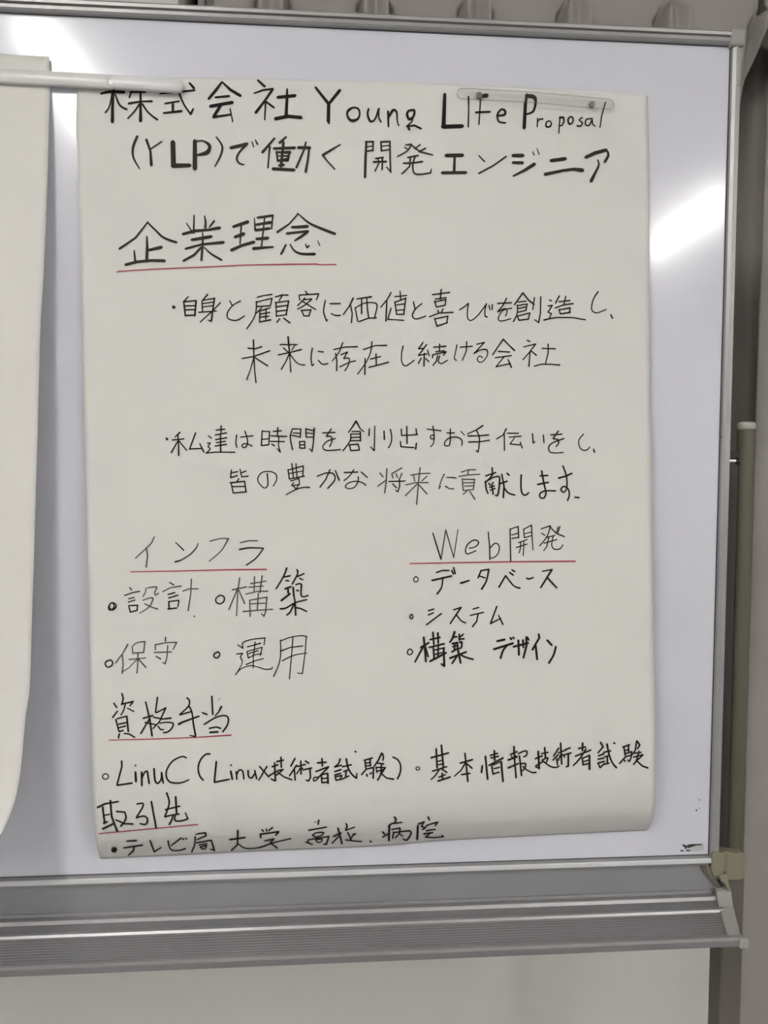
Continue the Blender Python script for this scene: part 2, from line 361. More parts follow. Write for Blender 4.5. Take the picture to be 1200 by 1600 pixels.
# ---------------------------------------------------------------- the written sheet
LEFT = [(110, 119), (140, 119.5), (200, 119), (240, 121), (320, 123), (400, 126), (500, 129), (700, 133), (900, 138), (1100, 142.5), (1250, 146), (1300, 148.5), (1325, 152), (1345, 158)]
RIGHT = [(110, 1011), (150, 1012), (250, 1013.5), (300, 1015), (600, 1015), (700, 1017), (1000, 1021), (1150, 1023.5), (1240, 1023.5), (1270, 1021.5), (1285, 1017), (1300, 1009)]
TOPC = [(100, 125), (300, 122), (450, 124), (650, 129), (850, 138), (1015, 148)]
BOTC = [(140, 1342.5), (200, 1340), (400, 1330.5), (580, 1323), (700, 1313.5), (800, 1308), (1020, 1297)]
DEP = [(0, .0018), (.03, .0022), (.10, .006), (.30, .013), (.50, .021), (.70, .031), (.84, .041), (.90, .0450), (.93, .0455), (.955, .0425), (.975, .0350), (.990, .0200), (1, .003)]
def gs(x, y, cx, cy, ang, ln, wd):
    c, s = math.cos(ang), math.sin(ang); u = (x - cx) * c + (y - cy) * s; v = -(x - cx) * s + (y - cy) * c
    return math.exp(-(u / ln) ** 2 - (v / wd) ** 2)
def depth(px, py):
    y0 = herm(TOPC, px); y1 = herm(BOTC, px); t = (py - y0) / (y1 - y0)
    d = herm(DEP, t); e = min(1, max(0, (t - .04) / .12)) * min(1, max(0, (1 - t) / .1))
    s = (px - 120) / 890
    d += e * (.0012 * math.sin(px * .011 + py * .004) + .0010 * math.sin(py * .013 + s * 3))
    d += e * (.0030 * math.exp(-((s) / .03) ** 2) * (.5 + .5 * math.sin(py * .021 + 2.2)) + .0022 * math.exp(-((1 - s) / .03) ** 2) * (.5 + .5 * math.sin(py * .017)))
    d += e * (.0007 * gs(px, py, 240, 722, .03, 90, 6) +   .0020 * gs(px, py, 580, 1172, -.9, 28, 5) - .0006 * gs(px, py, 690, 1010, .3, 120, 30) + .0010 * gs(px, py, 985, 1205, .7, 40, 10) + .0012 * gs(px, py, 950, 870, .1, 90, 40))
    d += e * .0016 * gs(px, py, 830, 1285, -.12, 120, 9) - e * .0012 * gs(px, py, 740, 1262, .5, 60, 14)
    return max(d, .0015)
SHEET = thing('flip_chart_sheet', 'large cream paper sheet covered with black handwriting, curled at its bottom edge', 'paper', tuple(pix(570, 1320, .02)))
NU, NV = 110, 260
V = []; F = []
for j in range(NV + 1):
    t = j / NV; t = t + .10 * math.sin(math.pi * t) * t * (1 if True else 0)
    t = min(t, 1)
    for i in range(NU + 1):
        s = i / NU
        ya = herm(TOPC, 119 + s * 893); yb = herm(BOTC, 155 + s * 855)
        y = ya + (yb - ya) * t
        xa = herm(LEFT, y); xb = herm(RIGHT, y)
        x = xa + (xb - xa) * s
        V.append(pix(x, y, depth(x, y)))
n = NU + 1
F = [(j * n + i, (j + 1) * n + i, (j + 1) * n + i + 1, j * n + i + 1) for j in range(NV) for i in range(NU)]
pp = obj('paper', (V, F), 'paper', SHEET, smooth=True)
md = pp.modifiers.new('thickness', 'SOLIDIFY'); md.thickness = .00025; md.offset = -1

def ribbons(strokes):
    """flat ink strokes laid on the paper: list of (material slot, smooth, [(px, py, w)])"""
    V = []; F = []; MI = []
    def P(x, y): V.append(pix(x, y, depth(x, y) + (.0006 if y < 1270 else .0006 + .00003 * min(30, y - 1270)))); return len(V) - 1
    def disc(x, y, r, k):
        c = [P(x + r * math.cos(a * math.pi / 5), y + r * math.sin(a * math.pi / 5)) for a in range(10)]
        F.append(c); MI.append(k)
    for k, sm, pts in strokes:
        if sm and len(pts) > 2:
            q = []; n = len(pts)
            for i in range(n - 1):
                p0 = pts[max(i - 1, 0)]; p1 = pts[i]; p2 = pts[i + 1]; p3 = pts[min(i + 2, n - 1)]
                if n > 3 and pts[0][:2] == pts[-1][:2]:
                    if i == 0: p0 = pts[-2]
                    if i == n - 2: p3 = pts[1]
                m = max(2, min(8, int(math.hypot(p2[0] - p1[0], p2[1] - p1[1]) / 1.5)))
                for a in range(m):
                    t = a / m
                    q.append(tuple(.5 * ((2 * p1[c]) + (-p0[c] + p2[c]) * t + (2 * p0[c] - 5 * p1[c] + 4 * p2[c] - p3[c]) * t * t + (-p0[c] + 3 * p1[c] - 3 * p2[c] + p3[c]) * t ** 3) for c in (0, 1, 2)))
            q.append(pts[-1]); pts = q
        else:
            q = []
            for i in range(len(pts) - 1):
                a, b = pts[i], pts[i + 1]; m = max(1, int(math.hypot(b[0] - a[0], b[1] - a[1]) / (10 if min(a[1], b[1]) < 1240 else 2.5)))
                q += [tuple(a[c] + (b[c] - a[c]) * u / m for c in (0, 1, 2)) for u in range(m)]
            q.append(pts[-1])
            # a little hand wobble on long straight strokes
            pts = q
        prev = None
        n = len(pts)
        for i, (x, y, wd) in enumerate(pts):
            a = pts[max(i - 1, 0)]; b = pts[min(i + 1, n - 1)]
            dx, dy = b[0] - a[0], b[1] - a[1]; l = math.hypot(dx, dy) or 1; nx, ny = -dy / l, dx / l
            # sharp corner: break the strip and join with a disc
            corner = False
            if 0 < i < n - 1:
                d1 = (x - a[0], y - a[1]); d2 = (b[0] - x, b[1] - y); l1 = math.hypot(*d1) or 1; l2 = math.hypot(*d2) or 1
                corner = (d1[0] * d2[0] + d1[1] * d2[1]) / (l1 * l2) < .75
            h = wd / 2
            if corner:
                n1 = (-d1[1] / l1, d1[0] / l1); n2 = (-d2[1] / l2, d2[0] / l2)
                L1, R1 = P(x + n1[0] * h, y + n1[1] * h), P(x - n1[0] * h, y - n1[1] * h)
                F.append([prev[0], L1, R1, prev[1]]); MI.append(k)
                disc(x, y, h, k)
                prev = (P(x + n2[0] * h, y + n2[1] * h), P(x - n2[0] * h, y - n2[1] * h))
            else:
                cur = (P(x + nx * h, y + ny * h), P(x - nx * h, y - ny * h))
                if prev: F.append([prev[0], cur[0], cur[1], prev[1]]); MI.append(k)
                prev = cur
        for (x, y, wd) in (pts[0], pts[-1]):
            if wd < 2.7: disc(x, y, wd / 2 * .98, k)
            else: disc(x, y, wd / 2 * .86, k)
    return (V, F, MI)

INKW = 1.1
INK = '''
L title
C k
B 150 110 5
38,182,14 100,166,18 220,170,20
139,110,14 128,300,20 128,402,24
~ 128,175,14 105,280,10 72,330,12
~ 150,185,10 185,270,14 240,305,14
275,170,12 260,212,12
268,168,14 385,170,14
255,258,16 345,243,12 438,240,14
348,110,14 348,280,16 348,395,24
~ 340,262,14 300,320,11 248,374,10
~ 362,262,14 410,330,12 480,385,14
500,182,10 690,163,14 770,155,14
730,98,14 765,138,18
540,258,12 650,240,12
600,262,18 600,322,18
528,333,14 668,318,18
~ 640,120,12 655,190,14 690,270,12 738,340,14
738,342,18 760,300,12
985,90,14 940,150,20 880,222,18
985,90,12 1050,150,18 1128,198,22
932,210,14 1040,200,16
895,280,24 1065,250,24
975,270,20 920,360,22
915,365,18 1050,345,14
1048,300,8 1068,400,10
B 380 110 5
115,78,16 168,125,18
85,178,10 150,155,14 232,143,14
230,148,18 170,235,16 98,330,20
175,245,12 168,385,10
180,245,14 240,290,14
270,210,22 405,197,24
343,145,12 343,200,18 335,355,24
252,378,26 350,358,24 452,368,24
565,132,16 668,262,22
755,155,22 668,262,20
668,255,24 665,400,24 673,418,6
~ 862,290,14 825,310,20 812,340,14 828,380,18 860,393,22 898,375,16 910,335,12 898,300,14 862,290,14
~ 980,300,14 972,345,14 995,398,16 1030,380,12 1060,300,16
1058,310,10 1060,370,10 1075,402,12
B 600 110 5
32,320,16 35,440,12
~ 35,370,14 70,312,20 98,325,14 105,400,9 115,430,10
~ 235,310,18 195,315,16 180,345,18 200,382,18 235,350,14 240,312,12
240,315,12 218,400,10 185,430,10
178,437,12 240,430,14 290,455,14
182,432,12 198,462,16
475,185,22 465,440,30
460,440,30 612,435,28
660,205,12 662,300,8 658,440,10
755,215,8 742,422,10
772,200,26 803,196,32
718,328,16 828,323,14
~ 892,355,14 942,345,16 945,315,16 915,305,14 885,350,13 900,400,12 950,410,12
B 740 110 5
418,185,14 405,260,22 395,450,24
~ 412,198,26 470,208,30 485,250,18 465,320,16 415,342,14
500,375,9 497,440,9
~ 500,402,9 515,382,10 540,380,11
~ 590,394,9 567,410,11 568,438,13 595,440,12 608,412,9 590,394,9
675,360,9 666,490,9
~ 672,372,14 700,367,14 705,395,12 690,430,10 668,430,9
~ 757,362,11 738,385,12 750,420,13 775,402,10 775,370,11 757,362,11
~ 850,368,9 825,387,9 850,410,10 835,435,11 808,432,12
~ 915,377,9 882,382,10 874,420,10 900,430,10 925,387,9
925,372,9 930,420,9 950,437,9
1030,250,9 1000,360,8 988,445,8
L subtitle
C h
B 150 110 5
~ 322,515,18 290,600,18 292,680,14 340,768,9
393,540,18 425,630,16 432,740,22
430,612,12 512,556,10
600,560,34 605,740,36
600,745,34 733,742,28
772,550,28 772,768,32
~ 770,558,14 830,550,12 882,580,22 885,615,26 860,645,30 790,662,14
~ 940,520,9 985,590,14 975,660,14 930,750,9
1052,605,22 1120,590,26 1180,573,22
~ 1175,578,20 1120,640,14 1100,690,14 1120,725,12 1155,736,10
B 380 110 5
68,558,8 82,597,8
95,545,9 113,578,12
245,530,14 150,640,20
208,595,14 200,680,11 193,760,11
335,520,14 285,565,20
240,610,18 402,605,22
260,632,12 270,710,14
258,640,14 365,640,24
362,640,14 345,705,22
265,668,8 350,668,14
270,705,16 345,698,28
315,560,18 295,750,20
282,743,20 315,738,22
232,768,22 398,778,22
430,603,22 520,605,24
515,605,14 505,700,16 488,792,18
490,560,12 475,620,14 415,760,16
757,580,10 690,620,16 622,662,20
622,662,16 650,700,10 715,772,10
962,555,16 955,700,18 952,835,18
955,558,12 1018,556,12
1016,558,12 1012,628,10
965,597,8 1012,590,8
965,632,12 1015,622,12
1075,558,12 1148,555,12
1146,555,12 1148,700,12 1152,795,12
1120,755,9 1155,795,10
1076,560,12 1080,630,12
1080,592,8 1145,585,8
1080,628,10 1145,618,10
1035,688,12 1095,680,12
1018,715,14 1118,712,14
1055,690,9 1060,725,9 1030,785,10
1088,680,12 1085,775,12
B 600 110 5
170,582,10 215,578,12
160,600,8 185,615,9
~ 215,580,12 180,630,10 105,672,9
212,580,10 280,635,12 380,660,10
283,580,10 240,612,10
325,608,12 275,635,14
185,680,12 268,665,12
152,725,12 230,722,12 300,712,13
207,680,12 200,750,12 140,808,11
~ 242,675,12 225,740,12 235,800,12 280,812,12 365,800,12
365,800,12 370,770,7
485,665,26 613,663,28
552,680,16 548,790,20
455,800,22 640,798,22
742,665,8 785,712,10
740,805,12 860,740,12 955,672,12
B 740 110 5
308,665,24 385,665,26
308,720,20 382,722,24
310,825,12 400,780,22 475,732,26
462,635,6 473,662,8
495,610,6 512,655,8
605,705,24 716,690,26
558,812,24 700,782,20 780,772,22 850,780,30
878,678,24 950,645,26 1035,622,24
~ 1045,630,14 1052,665,18 1025,715,20
~ 970,700,10 978,740,14 950,800,18 918,865,26
L heading_philosophy
C h
B 170 320 6
367,160,12 250,310,18 100,412,20
~ 367,170,14 440,240,16 500,298,18 560,328,20 635,352,18
238,430,12 250,545,20
357,298,12 360,400,24 355,530,26
375,425,24 492,398,28
158,562,24 260,535,24 400,522,24 522,525,26
728,172,8 770,235,12
800,100,12 795,265,16
898,105,10 908,160,18 905,215,20
988,152,18 945,208,14
695,275,24 800,245,26 930,235,22 1040,215,26
778,328,24 960,298,28
720,412,20 870,372,20 1075,352,26
880,260,10 880,370,18 868,520,20
865,400,18 800,470,22 700,525,20
~ 895,400,10 960,460,16 1058,518,18
B 340 320 6
148,205,24 282,160,30
222,200,14 210,365,12
162,302,24 245,272,30
130,425,28 230,380,24 340,350,28
345,125,8 352,235,16
375,120,20 518,100,20
518,105,14 505,225,12
365,185,20 495,165,26
355,238,22 485,222,24
440,125,12 412,390,14
365,320,24 470,312,28
335,410,28 520,395,16
755,85,14 670,180,14 560,255,20
~ 750,78,10 850,165,18 960,218,22 1100,272,24
698,210,22 842,202,28
650,268,20 848,248,22
845,255,22 780,300,24 725,335,14
640,375,16 595,462,18
~ 680,370,10 720,430,16 790,460,20 910,462,24
825,370,10 838,402,14 856,385,14
938,338,7 958,380,10
C r
B 170 320 6
78,632,8 84,624,8 400,604,9 1020,578,9
B 340 320 6
0,578,9 250,565,9 700,557,11 940,555,11
940,561,9 1110,560,9
C k
L body_value
B 260 440 5
55,198,24 60,202,24
170,118,9 135,158,10
135,152,10 148,268,12
135,158,10 232,148,10
232,148,12 222,268,12
145,190,9 225,188,9
148,220,9 220,218,9
148,265,12 225,262,11
322,100,12 280,150,9
278,155,9 282,230,9
280,147,9 378,130,10
376,130,10 350,310,12
285,172,9 365,160,8
285,198,9 360,188,8
252,240,9 390,230,9
422,165,9 370,220,9 265,315,9
350,310,9 325,300,8
495,150,8 515,188,10
~ 578,152,10 520,185,8 478,240,9 480,285,9 520,302,9 560,298,9 610,268,8
710,122,8 760,108,8 825,100,9
700,162,8 760,145,8 825,130,9
825,130,9 812,188,9
705,195,9 812,188,9
~ 703,155,9 700,230,8 680,290,8 628,368,9
745,203,8 705,245,9
730,235,9 728,318,9
728,230,9 810,205,9
780,210,9 776,292,9
735,254,9 808,240,9
738,277,9 800,270,9
728,315,9 815,298,10
850,120,8 900,105,9 950,105,9
905,108,8 880,150,8
852,165,9 955,150,9
855,160,9 860,272,9
955,152,10 935,258,10
860,197,9 945,185,9
862,232,9 940,222,9
858,270,9 940,258,9
885,290,9 863,317,10
915,285,9 965,322,11
1085,75,8 1105,100,12
1040,105,9 1190,95,9
1190,95,9 1172,140,8
1036,108,8 1042,145,9
1082,128,9 1025,188,9
1075,142,9 1135,135,9
1135,138,9 1080,185,8 1025,215,8
1065,155,9 1165,218,9
1052,225,9 1130,220,9
1055,225,9 1075,268,9
1130,220,9 1112,268,9
1075,268,9 1115,268,9
B 490 440 5
~ 92,148,9 78,230,9 100,306,10
100,308,10 107,298,9
128,172,9 208,172,10
~ 138,250,9 175,265,9 208,263,10
310,128,12 280,190,9 232,258,9
288,180,9 302,250,9 295,320,9
340,135,9 452,118,12
375,138,9 375,250,11
415,125,9 420,210,10 430,280,10
325,205,8 345,310,9
~ 325,205,9 400,168,8 470,165,8 496,188,9 475,288,9
355,312,9 430,285,9 492,282,9
605,85,9 575,140,9 525,200,9
572,150,9 565,308,11
635,118,9 728,108,9
675,75,8 680,135,9
632,162,9 722,128,9
635,160,9 648,255,9
720,128,9 705,255,9
648,182,8 710,174,9
648,225,8 705,220,8
648,256,9 703,255,9
605,208,9 580,295,9 640,298,8 705,303,9
780,158,9 792,210,10
~ 845,172,9 795,215,9 772,265,9 800,292,9 875,270,9
928,102,9 1062,85,10
997,62,10 990,140,10
952,137,9 1035,125,10
945,152,9 960,198,9
948,158,9 1035,140,9
1033,140,9 1028,185,9
960,198,9 1028,185,9
970,225,9 980,245,9
1012,212,9 1000,240,9
905,275,9 980,245,9 1090,240,10
945,290,9 965,348,11
945,292,9 1050,270,9
1050,270,9 1040,318,9
965,348,11 1045,320,10
B 730 440 5
-60,220,9 -20,195,9 10,170,10
~ 10,170,9 2,230,8 5,288,8 35,302,8 90,255,8 150,175,9
~ 150,172,9 138,230,8 142,272,9 158,275,9
170,185,8 178,220,8
195,180,9 195,218,9
238,170,9 345,165,10
308,130,9 280,185,9 238,238,9
~ 238,238,9 290,212,9 312,230,8 300,268,8
~ 348,208,9 280,225,8 243,285,8 265,308,8 340,290,8
435,88,11 370,180,10
435,88,11 480,145,10 522,178,11
398,160,9 460,152,9
390,188,9 470,175,9
468,175,9 460,222,9
400,210,9 455,198,9
395,240,9 460,224,9
~ 392,185,9 390,250,9 362,312,10
392,272,9 405,302,10
392,270,9 490,245,9
490,245,9 478,290,9
405,302,10 480,292,9
525,125,9 512,218,8
575,118,9 572,250,9 558,320,10
558,320,9 528,298,7
645,144,9 658,150,9
632,190,9 665,185,9 632,238,9 658,250,8 640,290,9
600,300,11 660,286,9 700,280,8 820,280,8 922,298,9
720,112,10 690,168,10
715,157,9 802,147,10
770,115,9 755,180,9
688,205,9 760,180,9 828,172,10
718,218,9 728,252,10
718,220,9 805,205,10
805,205,9 798,240,10
728,252,10 805,240,10
~ 1022,80,11 985,140,9 972,215,9 1000,243,9 1030,240,8 1085,218,8
1122,258,9 1135,285,12
L body_future
B 260 440 5
680,455,11 684,600,9 690,700,8 700,788,10
638,520,10 690,525,10 745,508,10
592,600,9 680,585,9 808,540,10
683,595,9 655,690,7 628,765,9
685,590,9 792,658,10
950,430,12 962,560,10 966,620,7 972,705,10
888,492,9 1022,492,9
1005,495,8 980,535,7
915,518,9 950,550,9
875,572,9 960,555,9 1055,530,10
962,560,9 930,630,8 898,685,10
~ 962,560,9 1005,620,8 1040,645,8 1080,652,10
~ 1140,520,10 1130,590,9 1138,655,9 1150,645,8
B 490 440 5
35,545,8 75,550,10
~ 38,615,9 70,645,9 112,640,9
228,478,9 195,560,8 145,620,7
158,530,9 240,512,8 340,508,10
172,560,8 182,620,9 180,695,10
212,572,8 265,550,9
265,550,9 235,600,8
~ 235,600,8 278,600,8 272,650,8 245,695,9
205,665,9 280,630,8 328,618,9
~ 455,470,9 445,550,8 410,630,7 345,722,8
390,530,9 480,500,8 570,498,10
403,600,9 400,725,10
445,605,9 522,585,9
488,565,9 490,655,9
432,670,9 510,650,9 585,630,10
~ 700,505,10 688,560,8 690,630,8 720,658,9 785,615,8
855,475,9 820,525,9 855,522,9
883,492,9 820,577,9 885,565,9
865,560,9 862,660,10
890,535,8 903,580,8
840,598,9 818,640,9
875,600,8 900,625,9
985,488,9 982,540,9
938,512,9 1032,505,10
955,548,9 1020,540,9
930,595,9 930,572,9 1035,548,10 1015,575,9
968,580,9 960,620,9 932,655,8
~ 985,580,9 975,625,8 1000,640,8 1045,615,8
1120,495,8 1098,600,7 1115,615,8
1145,512,8 1240,505,9
~ 1196,470,9 1192,540,8 1162,615,7
B 730 440 5
75,490,9 135,475,9 55,560,9
~ 55,560,9 110,532,8 155,535,9 155,580,7 120,625,7 90,627,8 80,600,7 100,580,7 120,595,7
282,450,10 240,510,9 198,572,9
282,450,10 330,500,9 370,538,12
245,545,9 332,550,9
220,595,9 345,578,9
290,585,8 225,665,8
225,665,9 338,640,9
320,610,9 345,670,11
468,458,9 490,468,10
442,510,8 535,487,9
535,487,9 480,560,8 435,610,8
492,545,8 482,662,10
500,542,9 540,575,10
585,522,9 688,525,10
632,488,10 632,560,9 612,640,8
525,660,9 580,645,9 660,646,9 722,652,11

L body_time
B 250 640 5
50,225,14 56,232,18
155,178,12 118,215,8
95,238,9 187,228,9
140,195,9 145,280,9 146,358,12
140,245,8 88,335,11
148,245,9 208,318,9
278,182,10 232,305,9
230,308,10 325,303,10
310,265,8 342,330,12
378,205,8 400,222,9
~ 370,262,8 392,262,8 375,290,8 392,305,8 365,338,10
358,340,9 430,332,9 585,333,9
478,127,11 476,185,9
438,160,9 505,153,10
432,198,9 520,182,10
435,235,10 520,220,10
440,258,9 510,248,9
432,285,10 518,272,10
472,195,9 474,328,12
598,198,9 592,260,9 600,295,9
630,215,9 725,205,9
~ 662,168,9 680,220,9 682,270,9 660,298,9 640,285,9 650,268,8 685,268,8 720,285,9
798,165,9 792,278,10
798,168,9 852,172,8
856,170,9 850,275,9
798,232,9 852,228,8
792,280,10 850,275,10
920,142,10 918,198,9
885,170,9 948,166,10
865,205,9 990,210,9
862,248,9 972,250,9
928,215,9 926,280,8 940,332,9
940,332,9 915,305,7
872,270,9 895,282,10
~ 1035,150,9 1018,215,9 1035,312,10
1038,150,9 1102,153,9
1100,155,9 1095,218,9
1040,182,8 1098,185,8
1030,200,8 1095,215,9
1140,150,10 1200,165,9
1140,150,10 1142,215,9
1146,182,8 1200,188,8
1142,215,9 1198,215,9
1090,250,9 1130,248,9
1130,248,9 1132,302,9
1090,250,9 1092,300,9
1092,275,9 1130,275,9
1092,300,9 1132,302,9
B 470 640 5
105,145,12 98,260,9 88,325,10
88,328,9 68,305,7
170,182,9 268,178,9
238,150,9 200,208,9
~ 200,208,9 238,212,9 242,250,8 225,290,9
~ 270,225,9 205,248,8 172,290,8 200,318,8 310,312,9
432,90,14 400,140,10 373,178,9
432,90,13 465,150,9 492,172,8
398,172,9 460,170,9
390,192,8 465,190,9
465,172,10 466,245,10
390,218,8 460,215,8
388,242,9 460,242,9
~ 390,190,9 385,245,9 330,322,9
380,275,9 390,320,10
380,275,9 448,270,9
448,270,9 458,315,9
390,320,9 458,316,9
535,150,9 533,202,11
578,130,8 574,320,9
572,320,10 545,290,7
650,168,9 653,232,11
C k
~ 700,155,9 710,210,9 705,260,8 685,298,9
785,152,9 788,200,9
788,202,8 912,195,9
828,132,10 830,265,10
900,150,9 906,195,9
778,250,9 782,288,9
782,290,9 885,297,9
903,262,9 898,308,11
988,152,8 1095,165,9
~ 1032,130,9 1042,200,8 1035,228,8 1015,225,8 1015,205,8 1032,198,8 1042,220,8 1035,265,7 1015,290,7
1142,182,8 1198,182,8
B 700 640 5
18,152,9 18,235,8
-8,182,8 48,182,9
~ 18,235,8 10,278,8 -25,280,8 -22,250,8 10,222,8 70,215,9 108,240,9 108,280,8
102,170,7 128,200,7
272,125,12 220,160,10 150,190,7
155,205,9 235,205,9 318,197,9
162,253,10 240,252,9 322,240,9
~ 225,165,9 245,220,9 242,290,9 235,330,9
235,332,9 222,318,8
455,150,10 430,200,8 380,228,9
440,190,8 441,318,9
465,185,9 550,185,9
478,215,8 570,208,9
520,220,7 485,268,8
485,268,8 560,275,9
565,255,9 580,300,9
660,188,9 666,262,9
666,262,9 680,250,7
745,198,9 750,258,9
803,197,9 890,192,10
862,168,10 822,225,10
~ 822,228,9 860,235,9 862,265,9 845,288,9
~ 905,226,10 820,258,9 788,290,9 795,328,9 830,338,8 900,335,8
~ 1058,192,9 1022,240,8 1030,295,8 1060,318,8 1090,312,8 1108,290,7
1138,308,9 1145,333,12
L body_contribution
B 250 640 5
558,472,9 552,530,9
552,495,9 605,485,9
552,532,9 605,515,9
625,468,9 638,525,8
632,495,9 672,480,10
638,525,9 688,520,10
615,540,9 600,565,9
548,572,11 660,560,9
555,572,9 572,652,9
660,560,10 672,640,10
562,602,9 662,600,9
572,652,9 675,642,10
~ 838,500,10 842,560,9 840,595,9 812,612,8 768,565,8 768,525,8 800,490,8 860,484,8 905,505,9 910,550,8 885,598,7
1000,470,9 1010,540,9
1002,472,9 1120,440,9
1120,442,9 1115,518,9
1005,500,8 1115,480,8
1010,542,9 1128,520,9
1030,422,9 1042,530,8
1062,422,8 1070,530,8
1020,558,8 1085,538,8
1045,570,8 1030,590,8
1030,595,8 1088,585,8
1085,540,8 1090,585,8
1045,600,8 1065,625,9
1080,592,8 1065,620,8
~ 985,665,8 1060,625,9 1120,608,9 1168,608,11
B 470 640 5
~ 130,520,9 200,495,9 255,502,10 265,550,10 210,615,10
228,468,9 195,545,9 150,605,10
270,475,8 300,552,12
340,492,10 445,488,10
415,470,9 380,520,8 338,555,9
472,488,9 520,530,9
~ 448,525,9 448,560,8 420,605,8 375,618,8 348,600,8 375,572,8 430,560,8 480,570,8 508,590,10
C g
618,495,8 642,525,9
672,462,9 668,560,9 655,650,9
602,598,9 665,552,8
790,455,9 712,500,9
712,505,9 720,535,9
745,500,9 755,530,9
790,498,9 770,545,8
C k
688,562,9 815,558,9
770,540,9 772,600,9 758,640,9
758,642,9 738,628,7
718,580,9 748,612,9
C g
932,455,9 920,560,9 905,740,10
860,512,9 930,500,8 1008,498,9
882,515,8 890,560,8
985,520,8 945,558,8
820,588,9 900,570,8 995,570,9
910,580,8 818,672,9
925,590,9 985,658,10
~ 1120,505,9 1095,560,8 1080,615,9
1080,618,9 1092,600,7
1140,530,8 1200,530,8
~ 1128,600,8 1165,618,8 1195,618,8
B 700 640 5
0,530,8 65,535,8
-15,598,8 10,618,8 45,618,9
105,488,9 160,470,8 215,470,9
162,475,8 155,508,8
85,522,9 160,510,8 248,505,8
112,540,9 118,632,9
118,545,8 210,545,9
208,545,9 198,625,9
122,572,8 205,570,8
130,598,8 200,595,8
122,632,8 195,625,8
150,635,8 118,662,8
170,638,8 210,700,10
C k
345,455,11 348,510,10
295,518,11 372,492,11
~ 348,510,11 318,545,11 290,570,11
292,560,12 298,620,12 312,655,10
~ 320,550,10 355,530,10 400,525,11 402,580,12 395,640,12 385,672,12 370,668,10
318,575,9 330,590,10
355,568,9 342,588,10
325,608,10 362,595,10
330,630,10 368,615,10
345,595,9 352,660,12
420,505,10 438,600,12 432,688,12
402,580,11 462,560,12
462,498,11 478,512,12
~ 438,610,11 470,650,11 522,668,11
~ 572,510,12 570,600,12 580,655,12 605,668,12 630,650,11
720,518,12 780,515,12
700,585,13 785,568,12
~ 732,478,12 748,570,12 765,650,11 750,690,11 720,685,11 720,655,11 760,635,11 840,635,12
865,535,14 920,520,12 968,498,13
~ 898,440,11 925,520,11 928,610,10 905,645,11 882,625,11 905,600,11 938,620,11 948,665,11 935,710,11
992,685,12 1024,688,12
L infrastructure
C g
B 190 820 5
256,92,7 235,140,8 180,195,8 108,260,8
192,180,10 203,240,9 192,330,10
C k
422,138,7 485,198,10
418,290,12 460,278,11
C g
~ 460,278,11 530,235,10 580,185,10 598,145,6
~ 692,128,9 770,108,8 834,108,9
~ 834,108,12 780,200,8 685,285,8
928,140,9 990,125,9 1062,124,8
C k
~ 920,193,12 1000,180,11 1108,183,9
~ 1108,185,9 1050,260,9 975,315,10
C r
70,367,6 400,362,7 800,352,9 1130,348,10
L design_build
C k
B 150 880 5
B 190 820 5
62,490,7 78,508,9
22,552,8 85,530,8 140,520,9
55,578,8 100,568,8
52,605,8 105,588,8
55,632,9 68,682,10
58,632,9 125,628,10
125,628,10 120,668,10
68,682,10 122,668,9
C g
190,495,8 188,520,7 168,560,8
~ 205,492,8 270,485,9 272,500,8 258,530,8 265,550,8 288,535,8
~ 165,590,7 210,575,8 245,575,9 215,640,8 142,690,7
180,618,8 240,645,8 282,658,10
C k
375,450,7 408,470,9
C g
322,522,8 380,492,8 465,478,9
C k
362,545,9 415,530,10
368,572,10 440,550,9
368,600,10 372,655,11
368,600,9 448,590,9
448,590,9 440,640,9
362,658,11 430,650,10
C g
478,518,8 530,500,8 598,500,8
545,425,9 540,540,8 520,670,10
C k
568,714,10 570,715,10
~ 768,552,10 738,575,9 740,605,10 770,618,10 800,595,10 798,562,10 768,552,10
C g
922,415,9 912,490,9
865,508,10 975,485,10
908,495,9 838,662,9
908,500,8 902,640,8 898,710,8
910,500,8 962,615,10
1008,460,10 1070,450,8 1128,440,8
992,488,8 1105,478,8
970,542,8 1060,520,8 1142,518,9
1038,405,8 1035,525,8
1098,398,9 1080,530,9
1000,590,8 1005,715,9
1000,590,8 1135,565,9
1135,565,10 1125,680,9 1112,715,9
1112,715,9 1092,695,7
1005,618,8 1120,612,8
1068,535,8 1060,670,9
950,678,10 1060,668,8 1180,660,8
C k
B 320 860 6
~ 768,165,16 745,230,14 700,310,13 668,360,13
735,250,13 800,238,14
760,282,12 785,286,14
~ 865,182,16 870,220,14 820,315,14
868,245,14 930,218,13
888,262,12 920,275,12
752,360,16 808,340,16
780,362,18 782,400,16
718,470,18 800,405,16
828,345,16 835,430,16
~ 855,322,14 880,312,12 905,320,15 902,380,14 905,425,14 930,435,13 968,422,13
862,375,14 878,378,14
835,430,14 845,470,14 852,608,16
~ 708,548,16 760,540,14 850,490,13 955,462,13
838,500,14 800,580,14 770,605,14
845,535,12 900,545,13 955,572,13
B 150 880 6
~ 150,370,11 130,385,11 125,410,10 140,432,10 160,425,10 170,400,10 162,378,11 150,370,11
L maintain_operate
B 150 960 5
~ 115,357,10 80,368,10 72,390,10 90,412,10 120,402,10 130,378,10 115,357,10
C g
248,235,11 205,310,7 152,380,8
205,315,9 212,390,8 205,460,10
212,445,7 260,415,6 320,350,7
282,250,7 288,305,9
~ 282,250,7 320,222,8 380,212,10
382,212,9 372,298,9
288,303,9 372,297,9
328,300,9 325,400,8 320,458,9
258,352,8 388,340,7
330,348,9 390,414,10
C k
543,178,8 543,208,9
C g
462,238,9 550,220,8 630,218,9
463,240,9 464,276,9
630,218,9 602,275,7
455,298,9 590,293,9
560,242,8 555,330,8 540,385,9
540,387,9 520,375,6
C k
470,328,8 505,348,9
